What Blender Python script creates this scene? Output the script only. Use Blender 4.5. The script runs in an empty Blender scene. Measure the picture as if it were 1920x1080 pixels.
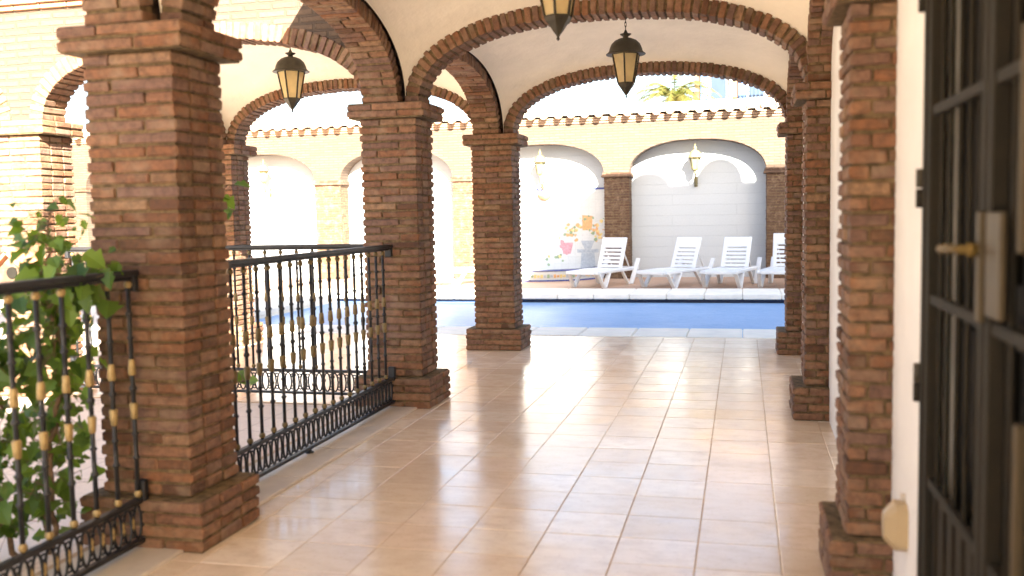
import bpy, bmesh, math, random
from mathutils import Vector, Matrix
D = bpy.data
SC = bpy.context.scene
COL = SC.collection
rad = math.radians
RNG = random.Random(7)

# ------------------------------------------------------------------ camera, sky, sun, exposure
def setup():
    f, yaw, pitch, roll, h = 1786.67, 0.238094, 0.0778564, -0.0190496, 1.38
    cy, sy, cp, sp = math.cos(yaw), math.sin(yaw), math.cos(pitch), math.sin(pitch)
    fw = Vector((-sy * cp, cy * cp, -sp)); r = Vector((cy, sy, 0)); u = r.cross(fw)
    c, s = math.cos(roll), math.sin(roll)
    r2 = c * r + s * u; u2 = -s * r + c * u
    cam = D.cameras.new('camera'); o = D.objects.new('camera', cam); COL.objects.link(o)
    m = Matrix.Identity(4)
    for i in range(3):
        m[i][0], m[i][1], m[i][2] = r2[i], u2[i], -fw[i]
    m[2][3] = h
    o.matrix_world = m
    cam.sensor_width = 36; cam.lens = f / 1920 * 36
    cam.clip_start = 0.05; cam.clip_end = 3000
    cam.dof.use_dof = True; cam.dof.focus_distance = 9.5; cam.dof.aperture_fstop = 2.0
    SC.camera = o
    w = D.worlds.new('World'); SC.world = w; w.use_nodes = True
    nt = w.node_tree
    sky = nt.nodes.new('ShaderNodeTexSky'); sky.sky_type = 'NISHITA'; sky.sun_disc = False
    to_sun = Vector((0.42, -1.0, 0.58)).normalized()
    sky.sun_elevation = math.asin(to_sun.z)
    sky.sun_rotation = math.atan2(to_sun.x, to_sun.y)
    sky.air_density = 1.0; sky.dust_density = 2.6; sky.ozone_density = 1.0
    bg = nt.nodes['Background']; bg.inputs['Strength'].default_value = 0.05
    nt.links.new(sky.outputs[0], bg.inputs['Color'])
    sl = D.lights.new('sun', 'SUN'); sl.energy = 5.0; sl.angle = rad(0.5); sl.color = (1.0, 0.93, 0.80)
    so = D.objects.new('sun', sl); COL.objects.link(so)
    so.rotation_euler = to_sun.to_track_quat('Z', 'Y').to_euler(); so.location = (5, -8, 12)
    vs = SC.view_settings
    vs.view_transform = 'Standard'; vs.look = 'None'; vs.gamma = 1; vs.use_curve_mapping = False
    vs.exposure = 3.6
    SC.render.engine = 'CYCLES'
    cyc = SC.cycles
    cyc.max_bounces = 10; cyc.diffuse_bounces = 8; cyc.glossy_bounces = 4; cyc.transmission_bounces = 6
    cyc.caustics_reflective = False; cyc.caustics_refractive = False
    cyc.use_denoising = True; cyc.sample_clamp_indirect = 6
setup()

# ------------------------------------------------------------------ materials
def nmat(name):
    m = D.materials.new(name); m.use_nodes = True
    nt = m.node_tree
    return m, nt, nt.nodes['Principled BSDF']
def N(nt, t, **kw):
    n = nt.nodes.new(t)
    for k, v in kw.items():
        if k in n.inputs.keys() if hasattr(n.inputs, 'keys') else False:
            n.inputs[k].default_value = v
        else:
            setattr(n, k, v)
    return n
def ramp(nt, fac, stops):
    r = nt.nodes.new('ShaderNodeValToRGB'); e = r.color_ramp.elements
    while len(e) < len(stops): e.new(0.5)
    for x, (p, c) in zip(e, stops):
        x.position = p; x.color = (*c, 1) if len(c) == 3 else c
    nt.links.new(fac, r.inputs[0]); return r.outputs[0]
def coords(nt, mode='Object', axes=None):
    tc = nt.nodes.new('ShaderNodeTexCoord'); out = tc.outputs[mode]
    if axes:
        s = nt.nodes.new('ShaderNodeSeparateXYZ'); nt.links.new(out, s.inputs[0])
        c = nt.nodes.new('ShaderNodeCombineXYZ')
        for i, a in enumerate(axes): nt.links.new(s.outputs['XYZ'.index(a)], c.inputs[i])
        out = c.outputs[0]
    return out
def noise(nt, vec, scale, detail=4, rough=0.55):
    n = nt.nodes.new('ShaderNodeTexNoise'); n.inputs['Scale'].default_value = scale
    n.inputs['Detail'].default_value = detail; n.inputs['Roughness'].default_value = rough
    if vec is not None: nt.links.new(vec, n.inputs['Vector'])
    return n.outputs['Fac']
def mix(nt, fac, a, b, mode='MIX'):
    n = nt.nodes.new('ShaderNodeMix'); n.data_type = 'RGBA'; n.blend_type = mode
    for s, v in ((n.inputs[0], fac), (n.inputs[6], a), (n.inputs[7], b)):
        if isinstance(v, (int, float)): s.default_value = v
        elif isinstance(v, tuple): s.default_value = (*v, 1) if len(v) == 3 else v
        else: nt.links.new(v, s)
    return n.outputs[2]
def bump(nt, bsdf, height, dist, strength=1.0):
    b = nt.nodes.new('ShaderNodeBump'); b.inputs['Distance'].default_value = dist
    b.inputs['Strength'].default_value = strength
    nt.links.new(height, b.inputs['Height']); nt.links.new(b.outputs[0], bsdf.inputs['Normal'])
def island(nt):
    return nt.nodes.new('ShaderNodeNewGeometry').outputs['Random Per Island']

def m_bricks(name, stops, dirt=(0.10, 0.07, 0.05)):
    m, nt, b = nmat(name); v = coords(nt)
    c = ramp(nt, island(nt), stops)
    n1 = noise(nt, v, 26, 6, 0.65)
    c = mix(nt, ramp(nt, n1, [(0.40, (0, 0, 0)), (0.72, (0.7, 0.7, 0.7))]), c, dirt)
    n2 = noise(nt, v, 9, 3)
    c = mix(nt, ramp(nt, n2, [(0.48, (0, 0, 0)), (0.72, (0.5, 0.5, 0.5))]), c, (0.28, 0.20, 0.13))
    nt.links.new(c, b.inputs['Base Color']); b.inputs['Roughness'].default_value = 0.85
    bump(nt, b, noise(nt, v, 70, 6, 0.7), 0.006, 0.9)
    return m
BRICK = m_bricks('handmade_brick', [(0.0, (0.095, 0.042, 0.022)), (0.2, (0.235, 0.100, 0.044)), (0.4, (0.155, 0.084, 0.062)), (0.6, (0.265, 0.130, 0.066)),
                                    (0.8, (0.175, 0.098, 0.074)), (0.92, (0.310, 0.180, 0.098)), (1.0, (0.110, 0.048, 0.023))], (0.045, 0.028, 0.019))
BRICK_BROWN = m_bricks('plain_brown_brick', [(0.0, (0.066, 0.028, 0.013)), (0.5, (0.095, 0.047, 0.021)), (1.0, (0.082, 0.045, 0.026))], (0.05, 0.026, 0.015))  # plain brown brick, darker than the handmade mix
def m_plain(name, col, rough=0.6, var=0.06, scale=6, bsc=0, bd=0.002, metal=0.0):
    m, nt, b = nmat(name); v = coords(nt)
    n1 = noise(nt, v, scale, 5)
    lo = tuple(x * (1 - var) for x in col); hi = tuple(min(1, x * (1 + var)) for x in col)
    nt.links.new(ramp(nt, n1, [(0.3, lo), (0.7, hi)]), b.inputs['Base Color'])
    b.inputs['Specular IOR Level'].default_value = 0.3
    b.inputs['Roughness'].default_value = rough; b.inputs['Metallic'].default_value = metal
    if bsc: bump(nt, b, noise(nt, v, bsc, 5, 0.6), bd, 0.8)
    return m
MORTAR = m_plain('lime_mortar', (0.135, 0.092, 0.048), 0.95, 0.5, 30, 90, 0.004)
PLASTER = m_plain('cream_plaster', (0.86, 0.80, 0.685), 0.9, 0.06, 3.2, 7, 0.014)
WHITEWALL = m_plain('white_limewash', (0.84, 0.84, 0.83), 0.85, 0.05, 3, 10, 0.01)
IRON = m_plain('wrought_iron', (0.022, 0.022, 0.024), 0.45, 0.3, 20, 60, 0.001)
GREYIRON = m_plain('brown_painted_iron', (0.013, 0.010, 0.005), 0.75, 0.2, 20)
GOLD = m_plain('gilded_cast_iron', (0.31, 0.22, 0.095), 0.45, 0.2, 30, 0, 0, 0.25)
BRONZE = m_plain('bronze_lantern_metal', (0.045, 0.038, 0.025), 0.5, 0.3, 15, 40, 0.001)
GOLDLAMP = m_plain('ochre_painted_lantern_metal', (0.17, 0.145, 0.07), 0.5, 0.15, 15)
WHITEPL = m_plain('white_resin', (0.64, 0.655, 0.66), 0.4, 0.03, 8)
STONE = m_plain('pale_coping_stone', (0.84, 0.77, 0.65), 0.6, 0.08, 5, 40, 0.002)
KERB = m_plain('kerb_stone', (0.55, 0.49, 0.42), 0.5, 0.1, 6, 40, 0.002)
TERRA = m_plain('terracotta', (0.42, 0.19, 0.10), 0.8, 0.2, 10, 40, 0.003)
ROOFTILE = m_plain('weathered_roof_tile', (0.34, 0.23, 0.155), 0.8, 0.25, 7, 30, 0.004)
TILEWHITE = m_plain('whitewashed_tile_end', (0.60, 0.55, 0.46), 0.8, 0.12, 9, 30, 0.004)
GAPSHADE = m_plain('painted_gap_shade', (0.015, 0.025, 0.06), 0.2, 0.3, 8)  # near-black colour standing in for shade below the far coping
DARKDOOR = m_plain('dark_timber_door', (0.006, 0.0045, 0.002), 0.8, 0.35, 4, 30, 0.002)
BRASS = m_plain('brass', (0.13, 0.085, 0.022), 0.6, 0.1, 20, 0, 0, 0.5)
STEEL = m_plain('satin_steel', (0.09, 0.069, 0.042), 0.6, 0.08, 10, 0, 0, 0.7)
BEIGE = m_plain('beige_plastic', (0.42, 0.32, 0.19), 0.4, 0.05, 10)
STEM = m_plain('woody_stem', (0.20, 0.13, 0.08), 0.9, 0.3, 30, 60, 0.003)
EARTH = m_plain('dry_earth', (0.30, 0.24, 0.17), 1.0, 0.3, 1)
BLUEBAND = m_plain('blue_glazed_border', (0.06, 0.075, 0.22), 0.25, 0.2, 20)

def m_leaf(name, a, b_):
    m, nt, b = nmat(name)
    c = ramp(nt, island(nt), [(0, a), (1, b_)])
    nt.links.new(c, b.inputs['Base Color']); b.inputs['Roughness'].default_value = 0.5
    tr = nt.nodes.new('ShaderNodeBsdfTranslucent'); nt.links.new(mix(nt, 0.35, c, (0.35, 0.5, 0.04)), tr.inputs['Color'])
    mx = nt.nodes.new('ShaderNodeMixShader'); mx.inputs[0].default_value = 0.4
    nt.links.new(b.outputs[0], mx.inputs[1]); nt.links.new(tr.outputs[0], mx.inputs[2])
    nt.links.new(mx.outputs[0], nt.nodes['Material Output'].inputs[0])
    return m
LEAF = m_leaf('vine_leaf', (0.025, 0.075, 0.010), (0.16, 0.27, 0.03))
PALM = m_leaf('palm_frond', (0.08, 0.085, 0.02), (0.19, 0.16, 0.05))

def m_floor():
    m, nt, b = nmat('polished_travertine_tile'); v = coords(nt); r = island(nt)
    c = ramp(nt, r, [(0, (0.64, 0.51, 0.38)), (0.25, (0.78, 0.665, 0.525)), (0.5, (0.70, 0.575, 0.435)), (0.75, (0.75, 0.61, 0.475)), (1, (0.83, 0.72, 0.59))])
    mp = nt.nodes.new('ShaderNodeMapping'); mp.inputs['Scale'].default_value = (5.0, 8.0, 1.0); nt.links.new(v, mp.inputs[0])
    n1 = noise(nt, mp.outputs[0], 1.6, 5, 0.6)
    c = mix(nt, ramp(nt, n1, [(0.42, (0, 0, 0)), (0.72, (0.6, 0.6, 0.6))]), c, (0.58, 0.44, 0.31))
    n2 = noise(nt, v, 55, 4, 0.6)
    c = mix(nt, ramp(nt, n2, [(0.58, (0, 0, 0)), (0.72, (0.5, 0.5, 0.5))]), c, (0.46, 0.31, 0.20))
    nt.links.new(c, b.inputs['Base Color'])
    nt.links.new(ramp(nt, noise(nt, v, 3, 2), [(0.25, (0.13,) * 3), (0.75, (0.27,) * 3)]), b.inputs['Roughness'])
    b.inputs['Specular IOR Level'].default_value = 1.0; b.inputs['Specular Tint'].default_value = (1.0, 0.93, 0.82, 1)  # specular tint warms the bluish sky reflections by colour
    bump(nt, b, noise(nt, v, 4, 3), 0.004, 0.35)
    return m
FLOOR = m_floor()
GROUT = m_plain('tile_grout', (0.44, 0.32, 0.22), 0.9, 0.2, 20)

def m_brickwall(name, axes, bw, bh, c1, c2, mo, mortar=0.012, bd=0.012, rough=0.85, off=0.5, blend=0.35):
    m, nt, b = nmat(name); v = coords(nt, 'Object', axes)
    wob = nt.nodes.new('ShaderNodeTexNoise'); wob.inputs['Scale'].default_value = 3; nt.links.new(v, wob.inputs['Vector'])
    vm = nt.nodes.new('ShaderNodeVectorMath'); vm.operation = 'MULTIPLY_ADD'
    vm.inputs[1].default_value = (0.02, 0.02, 0)
    nt.links.new(wob.outputs['Color'], vm.inputs[0]); nt.links.new(v, vm.inputs[2])
    t = nt.nodes.new('ShaderNodeTexBrick'); nt.links.new(vm.outputs[0], t.inputs['Vector'])
    t.inputs['Scale'].default_value = 1; t.inputs['Brick Width'].default_value = bw; t.inputs['Row Height'].default_value = bh
    t.inputs['Mortar Size'].default_value = mortar; t.inputs['Mortar Smooth'].default_value = 0.25; t.offset = off
    t.inputs['Color1'].default_value = (*c1, 1); t.inputs['Color2'].default_value = (*c2, 1); t.inputs['Mortar'].default_value = (*mo, 1)
    n1 = noise(nt, v, 4, 5); n2 = noise(nt, v, 40, 5, 0.7)
    c = mix(nt, ramp(nt, n1, [(0.35, (0, 0, 0)), (0.75, (blend,) * 3)]), t.outputs['Color'], mo)
    c = mix(nt, ramp(nt, n2, [(0.5, (0, 0, 0)), (0.75, (0.3,) * 3)]), c, tuple(x * 0.5 for x in c1))
    nt.links.new(c, b.inputs['Base Color']); b.inputs['Roughness'].default_value = rough
    mt = nt.nodes.new('ShaderNodeMath'); mt.operation = 'MULTIPLY_ADD'; mt.inputs[1].default_value = -1.0
    nt.links.new(t.outputs['Fac'], mt.inputs[0]); nt.links.new(n2, mt.inputs[2])
    bump(nt, b, mt.outputs[0], bd, 0.8)
    return m
WALLBRICK = m_brickwall('brick_wall_facing', 'XZY', 0.22, 0.056, (0.088, 0.055, 0.034), (0.120, 0.078, 0.050), (0.066, 0.044, 0.029))
WALLBRICK_Y = m_brickwall('brick_wall_side', 'YZX', 0.22, 0.056, (0.088, 0.052, 0.032), (0.115, 0.072, 0.045), (0.066, 0.044, 0.029))
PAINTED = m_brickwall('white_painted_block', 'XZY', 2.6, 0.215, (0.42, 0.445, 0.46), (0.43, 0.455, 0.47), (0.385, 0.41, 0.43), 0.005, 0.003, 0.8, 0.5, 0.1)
DECK = m_brickwall('terracotta_deck_tile', 'XYZ', 0.3, 0.3, (0.44, 0.275, 0.18), (0.49, 0.31, 0.21), (0.40, 0.28, 0.20), 0.008, 0.002, 0.7, 0.0)
PAVE = m_brickwall('pale_courtyard_paving', 'XYZ', 0.4, 0.4, (0.70, 0.58, 0.47), (0.75, 0.63, 0.52), (0.58, 0.47, 0.38), 0.008, 0.002, 0.6, 0.0)
GLAZED = m_brickwall('white_glazed_tile', 'XZY', 0.15, 0.15, (0.46, 0.47, 0.46), (0.48, 0.49, 0.48), (0.40, 0.41, 0.41), 0.003, 0.001, 0.25, 0.0, 0.1)

def m_water():
    m, nt, b = nmat('pool_water'); v = coords(nt)
    n1 = noise(nt, v, 1.6, 4); n2 = noise(nt, v, 9, 4, 0.6)
    c = ramp(nt, n1, [(0.3, (0.26, 0.40, 0.60)), (0.7, (0.32, 0.46, 0.66))])
    c = mix(nt, ramp(nt, n2, [(0.5, (0, 0, 0)), (0.7, (0.5,) * 3)]), c, (0.21, 0.37, 0.59))
    nt.links.new(c, b.inputs['Base Color']); b.inputs['Roughness'].default_value = 0.3
    b.inputs['IOR'].default_value = 1.33; b.inputs['Specular IOR Level'].default_value = 0.02
    mp = nt.nodes.new('ShaderNodeMapping'); mp.inputs['Scale'].default_value = (1, 2.2, 1); nt.links.new(v, mp.inputs[0])
    bump(nt, b, noise(nt, mp.outputs[0], 6, 4, 0.6), 0.03, 0.8)
    return m
WATER = m_water()
def m_glass(name, col):
    m, nt, b = nmat(name)
    c = ramp(nt, noise(nt, coords(nt), 12, 3), [(0.3, tuple(x * 0.85 for x in col)), (0.7, col)])
    nt.links.new(c, b.inputs['Base Color']); b.inputs['Roughness'].default_value = 0.3
    tr = nt.nodes.new('ShaderNodeBsdfTranslucent'); nt.links.new(c, tr.inputs['Color'])
    mx = nt.nodes.new('ShaderNodeMixShader'); mx.inputs[0].default_value = 0.55
    nt.links.new(b.outputs[0], mx.inputs[1]); nt.links.new(tr.outputs[0], mx.inputs[2])
    nt.links.new(mx.outputs[0], nt.nodes['Material Output'].inputs[0])
    return m
AMBER = m_glass('amber_frosted_glass', (0.93, 0.78, 0.46))
PALEGLASS = m_glass('pale_frosted_glass', (0.36, 0.34, 0.20))
GREENGLAZE = m_plain('green_glaze', (0.20, 0.27, 0.16), 0.3, 0.2, 30)
ORANGEGLAZE = m_plain('orange_glaze', (0.52, 0.29, 0.13), 0.3, 0.2, 30)
YELLOWGLAZE = m_plain('yellow_glaze', (0.55, 0.42, 0.17), 0.3, 0.2, 30)
PINKGLAZE = m_plain('pink_glaze', (0.46, 0.24, 0.27), 0.3, 0.2, 30)
GREYGLAZE = m_plain('grey_blue_glaze', (0.30, 0.33, 0.36), 0.3, 0.15, 30)
PINKHOUSE = m_plain('salmon_render', (0.15, 0.085, 0.055), 0.9, 0.08, 2)
BLUEPAINT = m_plain('blue_paint', (0.035, 0.07, 0.15), 0.5, 0.1, 5)
SHUTTER = m_plain('dark_blue_window', (0.02, 0.035, 0.06), 0.3, 0.1, 5)

# ------------------------------------------------------------------ mesh builder
_t = bmesh.new()
_sg = [(a, b, c) for a in (-1, 1) for b in (-1, 1) for c in (-1, 1)]
for a, b, c in _sg:
    for k in range(3):
        p = [a * .8, b * .8, c * .8]; p[k] = (a, b, c)[k]; _t.verts.new(p)
_t.verts.ensure_lookup_table(); bmesh.ops.convex_hull(_t, input=_t.verts)
bmesh.ops.dissolve_limit(_t, angle_limit=0.02, verts=_t.verts, edges=_t.edges)
_t.normal_update()
CH = [[v.index for v in f.verts] for f in _t.faces]
_t.free()

class MB:
    def __init__(s): s.v = []; s.f = []; s.m = []; s.mats = []; s.sm = []
    def mi(s, mat):
        if mat not in s.mats: s.mats.append(mat)
        return s.mats.index(mat)
    def face(s, idx, mat, smooth=False):
        s.f.append(idx); s.m.append(s.mi(mat)); s.sm.append(smooth)
    def brick(s, c, ax, ay, az, h, mat, ch=0.005, jit=0.0015):
        """chamfered block at c with unit axes ax,ay,az and half sizes h"""
        o = len(s.v); g = RNG.uniform
        ch = min(ch, 0.4 * min(h))
        for a, b, d in _sg:
            for k in range(3):
                p = [a * (h[0] - ch), b * (h[1] - ch), d * (h[2] - ch)]
                p[k] = (a * h[0], b * h[1], d * h[2])[k]
                q = c + ax * (p[0] + g(-jit, jit)) + ay * (p[1] + g(-jit, jit)) + az * (p[2] + g(-jit, jit))
                s.v.append(q)
        for fc in CH: s.face([o + i for i in fc], mat)
    def blk(s, x0, x1, y0, y1, z0, z1, mat, ch=0.004, jit=0.0):
        s.brick(Vector(((x0 + x1) / 2, (y0 + y1) / 2, (z0 + z1) / 2)), Vector((1, 0, 0)), Vector((0, 1, 0)), Vector((0, 0, 1)),
                ((x1 - x0) / 2, (y1 - y0) / 2, (z1 - z0) / 2), mat, ch, jit)
    def box(s, x0, x1, y0, y1, z0, z1, mat):
        o = len(s.v)
        s.v += [Vector((x, y, z)) for x in (x0, x1) for y in (y0, y1) for z in (z0, z1)]
        for f in ((0, 1, 3, 2), (4, 6, 7, 5), (0, 4, 5, 1), (2, 3, 7, 6), (0, 2, 6, 4), (1, 5, 7, 3)):
            s.face([o + i for i in f], mat)
    def bar(s, p, q, w, d, mat, up=Vector((0, 0, 1)), ch=0.004):
        p = Vector(p); q = Vector(q); a = (q - p); L = a.length; a.normalize()
        x = a.cross(up)
        if x.length < 1e-4: x = a.cross(Vector((0, 1, 0)))
        x.normalize(); y = x.cross(a)
        s.brick((p + q) / 2, x, y, a, (w / 2, d / 2, L / 2), mat, ch, 0)
    def tube(s, pts, r, mat, n=8, closed=False, caps=True):
        pts = [Vector(p) for p in pts]; k = len(pts); rs = r if isinstance(r, (list, tuple)) else [r] * k
        o = len(s.v); prev = None
        for i, p in enumerate(pts):
            if closed: t = pts[(i + 1) % k] - pts[i - 1]
            else: t = pts[min(i + 1, k - 1)] - pts[max(i - 1, 0)]
            t.normalize()
            if prev is None:
                x = t.orthogonal().normalized()
            else:
                x = prev - t * prev.dot(t)
                x = x.normalized() if x.length > 1e-6 else t.orthogonal().normalized()
            prev = x; y = t.cross(x)
            for j in range(n):
                a = 2 * math.pi * j / n
                s.v.append(p + (x * math.cos(a) + y * math.sin(a)) * rs[i])
        for i in range(k if closed else k - 1):
            i2 = (i + 1) % k
            for j in range(n):
                j2 = (j + 1) % n
                s.face([o + i * n + j, o + i * n + j2, o + i2 * n + j2, o + i2 * n + j], mat, True)
        if caps and not closed:
            s.face([o + j for j in reversed(range(n))], mat); s.face([o + (k - 1) * n + j for j in range(n)], mat)
    def lathe(s, prof, c, mat, n=16, smooth=True, rot=0.0):
        c = Vector(c); o = len(s.v); k = len(prof)
        for r, z in prof:
            for j in range(n):
                a = rot + 2 * math.pi * j / n
                s.v.append(c + Vector((r * math.cos(a), r * math.sin(a), z)))
        for i in range(k - 1):
            for j in range(n):
                j2 = (j + 1) % n
                s.face([o + i * n + j, o + i * n + j2, o + (i + 1) * n + j2, o + (i + 1) * n + j], mat, smooth)
        s.face([o + j for j in reversed(range(n))], mat); s.face([o + (k - 1) * n + j for j in range(n)], mat)
    def grid(s, fn, nu, nv, mat, smooth=True):
        o = len(s.v)
        for i in range(nu + 1):
            for j in range(nv + 1): s.v.append(Vector(fn(i / nu, j / nv)))
        for i in range(nu):
            for j in range(nv):
                a = o + i * (nv + 1) + j
                s.face([a, a + nv + 1, a + nv + 2, a + 1], mat, smooth)
    def prism(s, poly, fn, d0, d1, mat):
        """polygon poly (2D) pushed from depth d0 to d1; fn(u,v,d)->xyz"""
        o = len(s.v); n = len(poly)
        for d in (d0, d1): s.v += [Vector(fn(u, v, d)) for u, v in poly]
        s.face([o + i for i in range(n)], mat); s.face([o + n + i for i in reversed(range(n))], mat)
        for i in range(n):
            j = (i + 1) % n; s.face([o + i, o + n + i, o + n + j, o + j], mat)
    def build(s, name, parent=None, loc=None):
        org = Vector(loc) if loc is not None else Vector((0, 0, 0))
        base = Vector((0, 0, 0)); p = parent
        while p is not None: base += p.location; p = p.parent
        sub = base + org
        me = D.meshes.new(name); me.from_pydata([tuple(v - sub) for v in s.v], [], s.f)
        for m in s.mats: me.materials.append(m)
        me.polygons.foreach_set('material_index', s.m); me.polygons.foreach_set('use_smooth', s.sm)
        bm = bmesh.new(); bm.from_mesh(me); bmesh.ops.recalc_face_normals(bm, faces=bm.faces); bm.to_mesh(me); bm.free()
        me.update()
        o = D.objects.new(name, me); COL.objects.link(o); o.parent = parent; o.location = org
        return o
def tag(o, label=None, cat=None, group=None, kind=None):
    if label: o['label'] = label
    if cat: o['category'] = cat
    if group: o['group'] = group
    if kind: o['kind'] = kind
    return o
def thing(name, loc, label, cat, group=None):
    o = D.objects.new(name, None); COL.objects.link(o); o.location = loc; o.empty_display_size = 0.1
    return tag(o, label, cat, group)
def children(o): return [c for c in D.objects if c.parent == o]
def copy_tree(o, parent=None):
    c = o.copy(); COL.objects.link(c)
    if parent is not None: c.parent = parent
    for ch in children(o): copy_tree(ch, c)
    return c
X, Y, Z = Vector((1, 0, 0)), Vector((0, 1, 0)), Vector((0, 0, 1))

# ------------------------------------------------------------------ ground, floor, pool
b = MB()
b.box(-900, 900, -900, 900, -1.2, -0.9, EARTH); tag(b.build('ground'), 'dry earth far beyond the courtyard walls', None, None, 'structure')
b = MB(); b.box(-2.72, 0.62, -4.0, 10.45, -0.5, -0.0022, GROUT)
def tile_field(b, x0, x1, y0, y1, w, seedoff):
    x = x0
    xs = []
    while x < x1 - 0.02: xs.append((x, min(x + w, x1))); x += w
    for (xa, xb) in xs:
        y = y0
        while y < y1 - 0.02:
            L = RNG.choice((0.302,) * 8 + (0.604,))
            ye = min(y + L, y1)
            if y1 - ye < 0.1: ye = y1
            g = 0.0019
            dz = RNG.uniform(-0.0006, 0.0006); tx = RNG.uniform(-.0018, .0018); ty = RNG.uniform(-.0018, .0018)
            ax = Vector((1, 0, tx)).normalized(); ay = Vector((0, 1, ty)).normalized()
            b.brick(Vector(((xa + xb) / 2, (y + ye) / 2, -0.006 + dz)), ax, ay, ax.cross(ay), ((xb - xa) / 2 - g, (ye - y) / 2 - g, 0.006), FLOOR, 0.0018, 0)
            y = ye
b.box(-5.72, -2.72, 6.46, 10.45, -0.0115, -0.0022, GROUT)
tile_field(b, -0.18 - 17 * 0.326, -0.18 - 7 * 0.326, 6.47, 10.45, 0.326, 0)
tile_field(b, -0.18 - 7 * 0.326, 0.60, -3.6, 10.45, 0.326, 0)
tag(b.build('floor'), 'polished beige travertine tiles of the gallery', None, None, 'structure')
b = MB(); b.box(-16, -2.72, -6, 10.45, -0.5, -0.012, PAVE); b.box(-18, -7.8, 10.45, 16.65, -0.5, -0.014, PAVE)
b.box(0.62, 12, 9.9, 10.45, -0.5, -0.012, PAVE)
tag(b.build('courtyard_ground'), 'pale paved courtyard', None, None, 'structure')
b = MB()
x = -7.8
while x < 6:
    b.blk(x + .003, x + .597, 10.45, 11.25, -0.10, 0.004 + RNG.uniform(-.001, .001), STONE, 0.012); 
    b.blk(x + .003, x + .597, 15.53, 16.65, -0.055, 0.035 + RNG.uniform(-.001, .001), STONE, 0.015)
    x += 0.6
y = 11.25
while y < 15.5:
    b.blk(-7.8, -7.0, y + .003, y + .597, -0.08, 0.004, STONE, 0.012); y += 0.6
tag(b.build('pool_coping'), 'pale stone coping round the pool', None, None, 'structure')
b = MB(); b.box(-7.8, 6, 10.45, 11.252, -0.6, -0.1, STONE); b.box(-7.8, 6, 15.62, 16.6, -0.6, -0.0555, GAPSHADE)  # dark far face paints in the shadowed gap under the coping
b.box(-7.8, -6.995, 11.25, 15.62, -0.6, -0.081, STONE)
tag(b.build('pool_basin'), None, None, None, 'structure')
b = MB(); b.box(-7.0, 6, 11.24, 15.63, -0.5, -0.115, WATER)
tag(b.build('water'), 'blue pool water', None, None, 'structure')
b = MB(); b.box(-18, 8, 16.65, 20.2, -0.5, 0.0, DECK)
tag(b.build('pool_deck'), 'terracotta deck behind the pool', None, None, 'structure')
b = MB()
for (ya, yb) in ((0.9, 3.44), (3.92, 6.38)):
    yy = ya
    n = 4
    for i in range(n): b.blk(-2.66, -2.26, ya + (yb - ya) * i / n + .002, ya + (yb - ya) * (i + 1) / n - .002, -0.02, 0.014, KERB, 0.006)
tag(b.build('kerb'), 'stone threshold strips between the gallery columns', None, None, 'structure')

# ------------------------------------------------------------------ brick columns
COURSE = 0.0545
def courses(b, x0, x1, y0, y1, z0, n, mat, ins=0.011, half=0.0215, out=0.005):
    """n courses of separate bricks round a mortar core"""
    b.box(x0 + ins, x1 - ins, y0 + ins, y1 - ins, z0, z0 + n * COURSE - 0.002, MORTAR)
    dy = y1 - y0; st = dy * 0.32
    for k in range(n):
        z = z0 + (k + 0.5) * COURSE + RNG.uniform(-.0018, .0018)
        fr = RNG.choice((0.33, 0.36, 0.30)) if k % 2 else RNG.choice((0.66, 0.62, 0.69))
        ex, ey = RNG.uniform(-.003, out), RNG.uniform(-.003, out)
        g = 0.004
        def put(xa, xb, ya, yb):
            t = RNG.uniform(-.006, .006)
            ax = Vector((1, t, RNG.uniform(-.012, .012))).normalized(); az = Vector((0, RNG.uniform(-.02, .02), 1)).normalized()
            ay = az.cross(ax).normalized(); az = ax.cross(ay)
            hh = half + RNG.uniform(-.0025, .0015)
            b.brick(Vector(((xa + xb) / 2, (ya + yb) / 2, z)), ax, ay, az, ((xb - xa) / 2, (yb - ya) / 2, hh), mat, 0.006, 0.0025)
        r = lambda: RNG.uniform(-out, out)
        xm = x0 + (x1 - x0) * fr
        put(x0 + r(), xm - g, y0 + r(), y0 + st - g); put(xm + g, x1 + r(), y0 + r(), y0 + st - g)
        xm = x0 + (x1 - x0) * (1 - fr)
        put(x0 + r(), xm - g, y1 - st + g, y1 + r()); put(xm + g, x1 + r(), y1 - st + g, y1 + r())
        put(x0 + r(), x0 + 0.12, y0 + st + g, y1 - st - g); put(x1 - 0.12, x1 + r(), y0 + st + g, y1 - st - g)
GC = 'brick columns of the gallery'
def column(cx, cy, label, x0=None, x1=None, bx0=None, bx1=None, mat=None, nshaft=34, group=GC):
    mat = mat or BRICK
    if x0 is None: x0, x1 = cx - 0.21, cx + 0.21; bx0, bx1 = cx - 0.295, cx + 0.285
    y0, y1 = cy - 0.19, cy + 0.19
    t = thing('brick_column', (cx, cy, 0), label, 'column', group)
    b = MB(); courses(b, bx0, bx1, y0 - 0.055, y1 + 0.05, 0.0, 4, mat); b.build('base', t)
    b = MB(); courses(b, x0, x1, y0, y1, 4 * COURSE, nshaft, mat); b.build('shaft', t)
    b = MB(); courses(b, bx0 + .005, bx1 - .002, y0 - 0.05, y1 + 0.06, (4 + nshaft) * COURSE, 2, mat); b.build('capital', t)
    return t
CY = [0.74, 3.67, 6.63, 9.51]
ZS = 40 * COURSE  # springing 2.18
column(-2.45, CY[0], 'brick column at the near end of the foreground railing')
column(-2.45, CY[1], 'big orange brick column nearest the camera, standing between the two black railings')
column(-2.45, CY[2], 'greyish brick column where the black railing ends, second from the camera')
column(-2.45, CY[3], 'dark brick column on the left edge of the tiled floor, nearest the pool')
column(-5.55, CY[2], 'sunlit brick column of the side wing, left of the large orange column')
column(-5.55, CY[3], 'grey brick column of the side wing behind the railing, near the pool')
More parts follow.
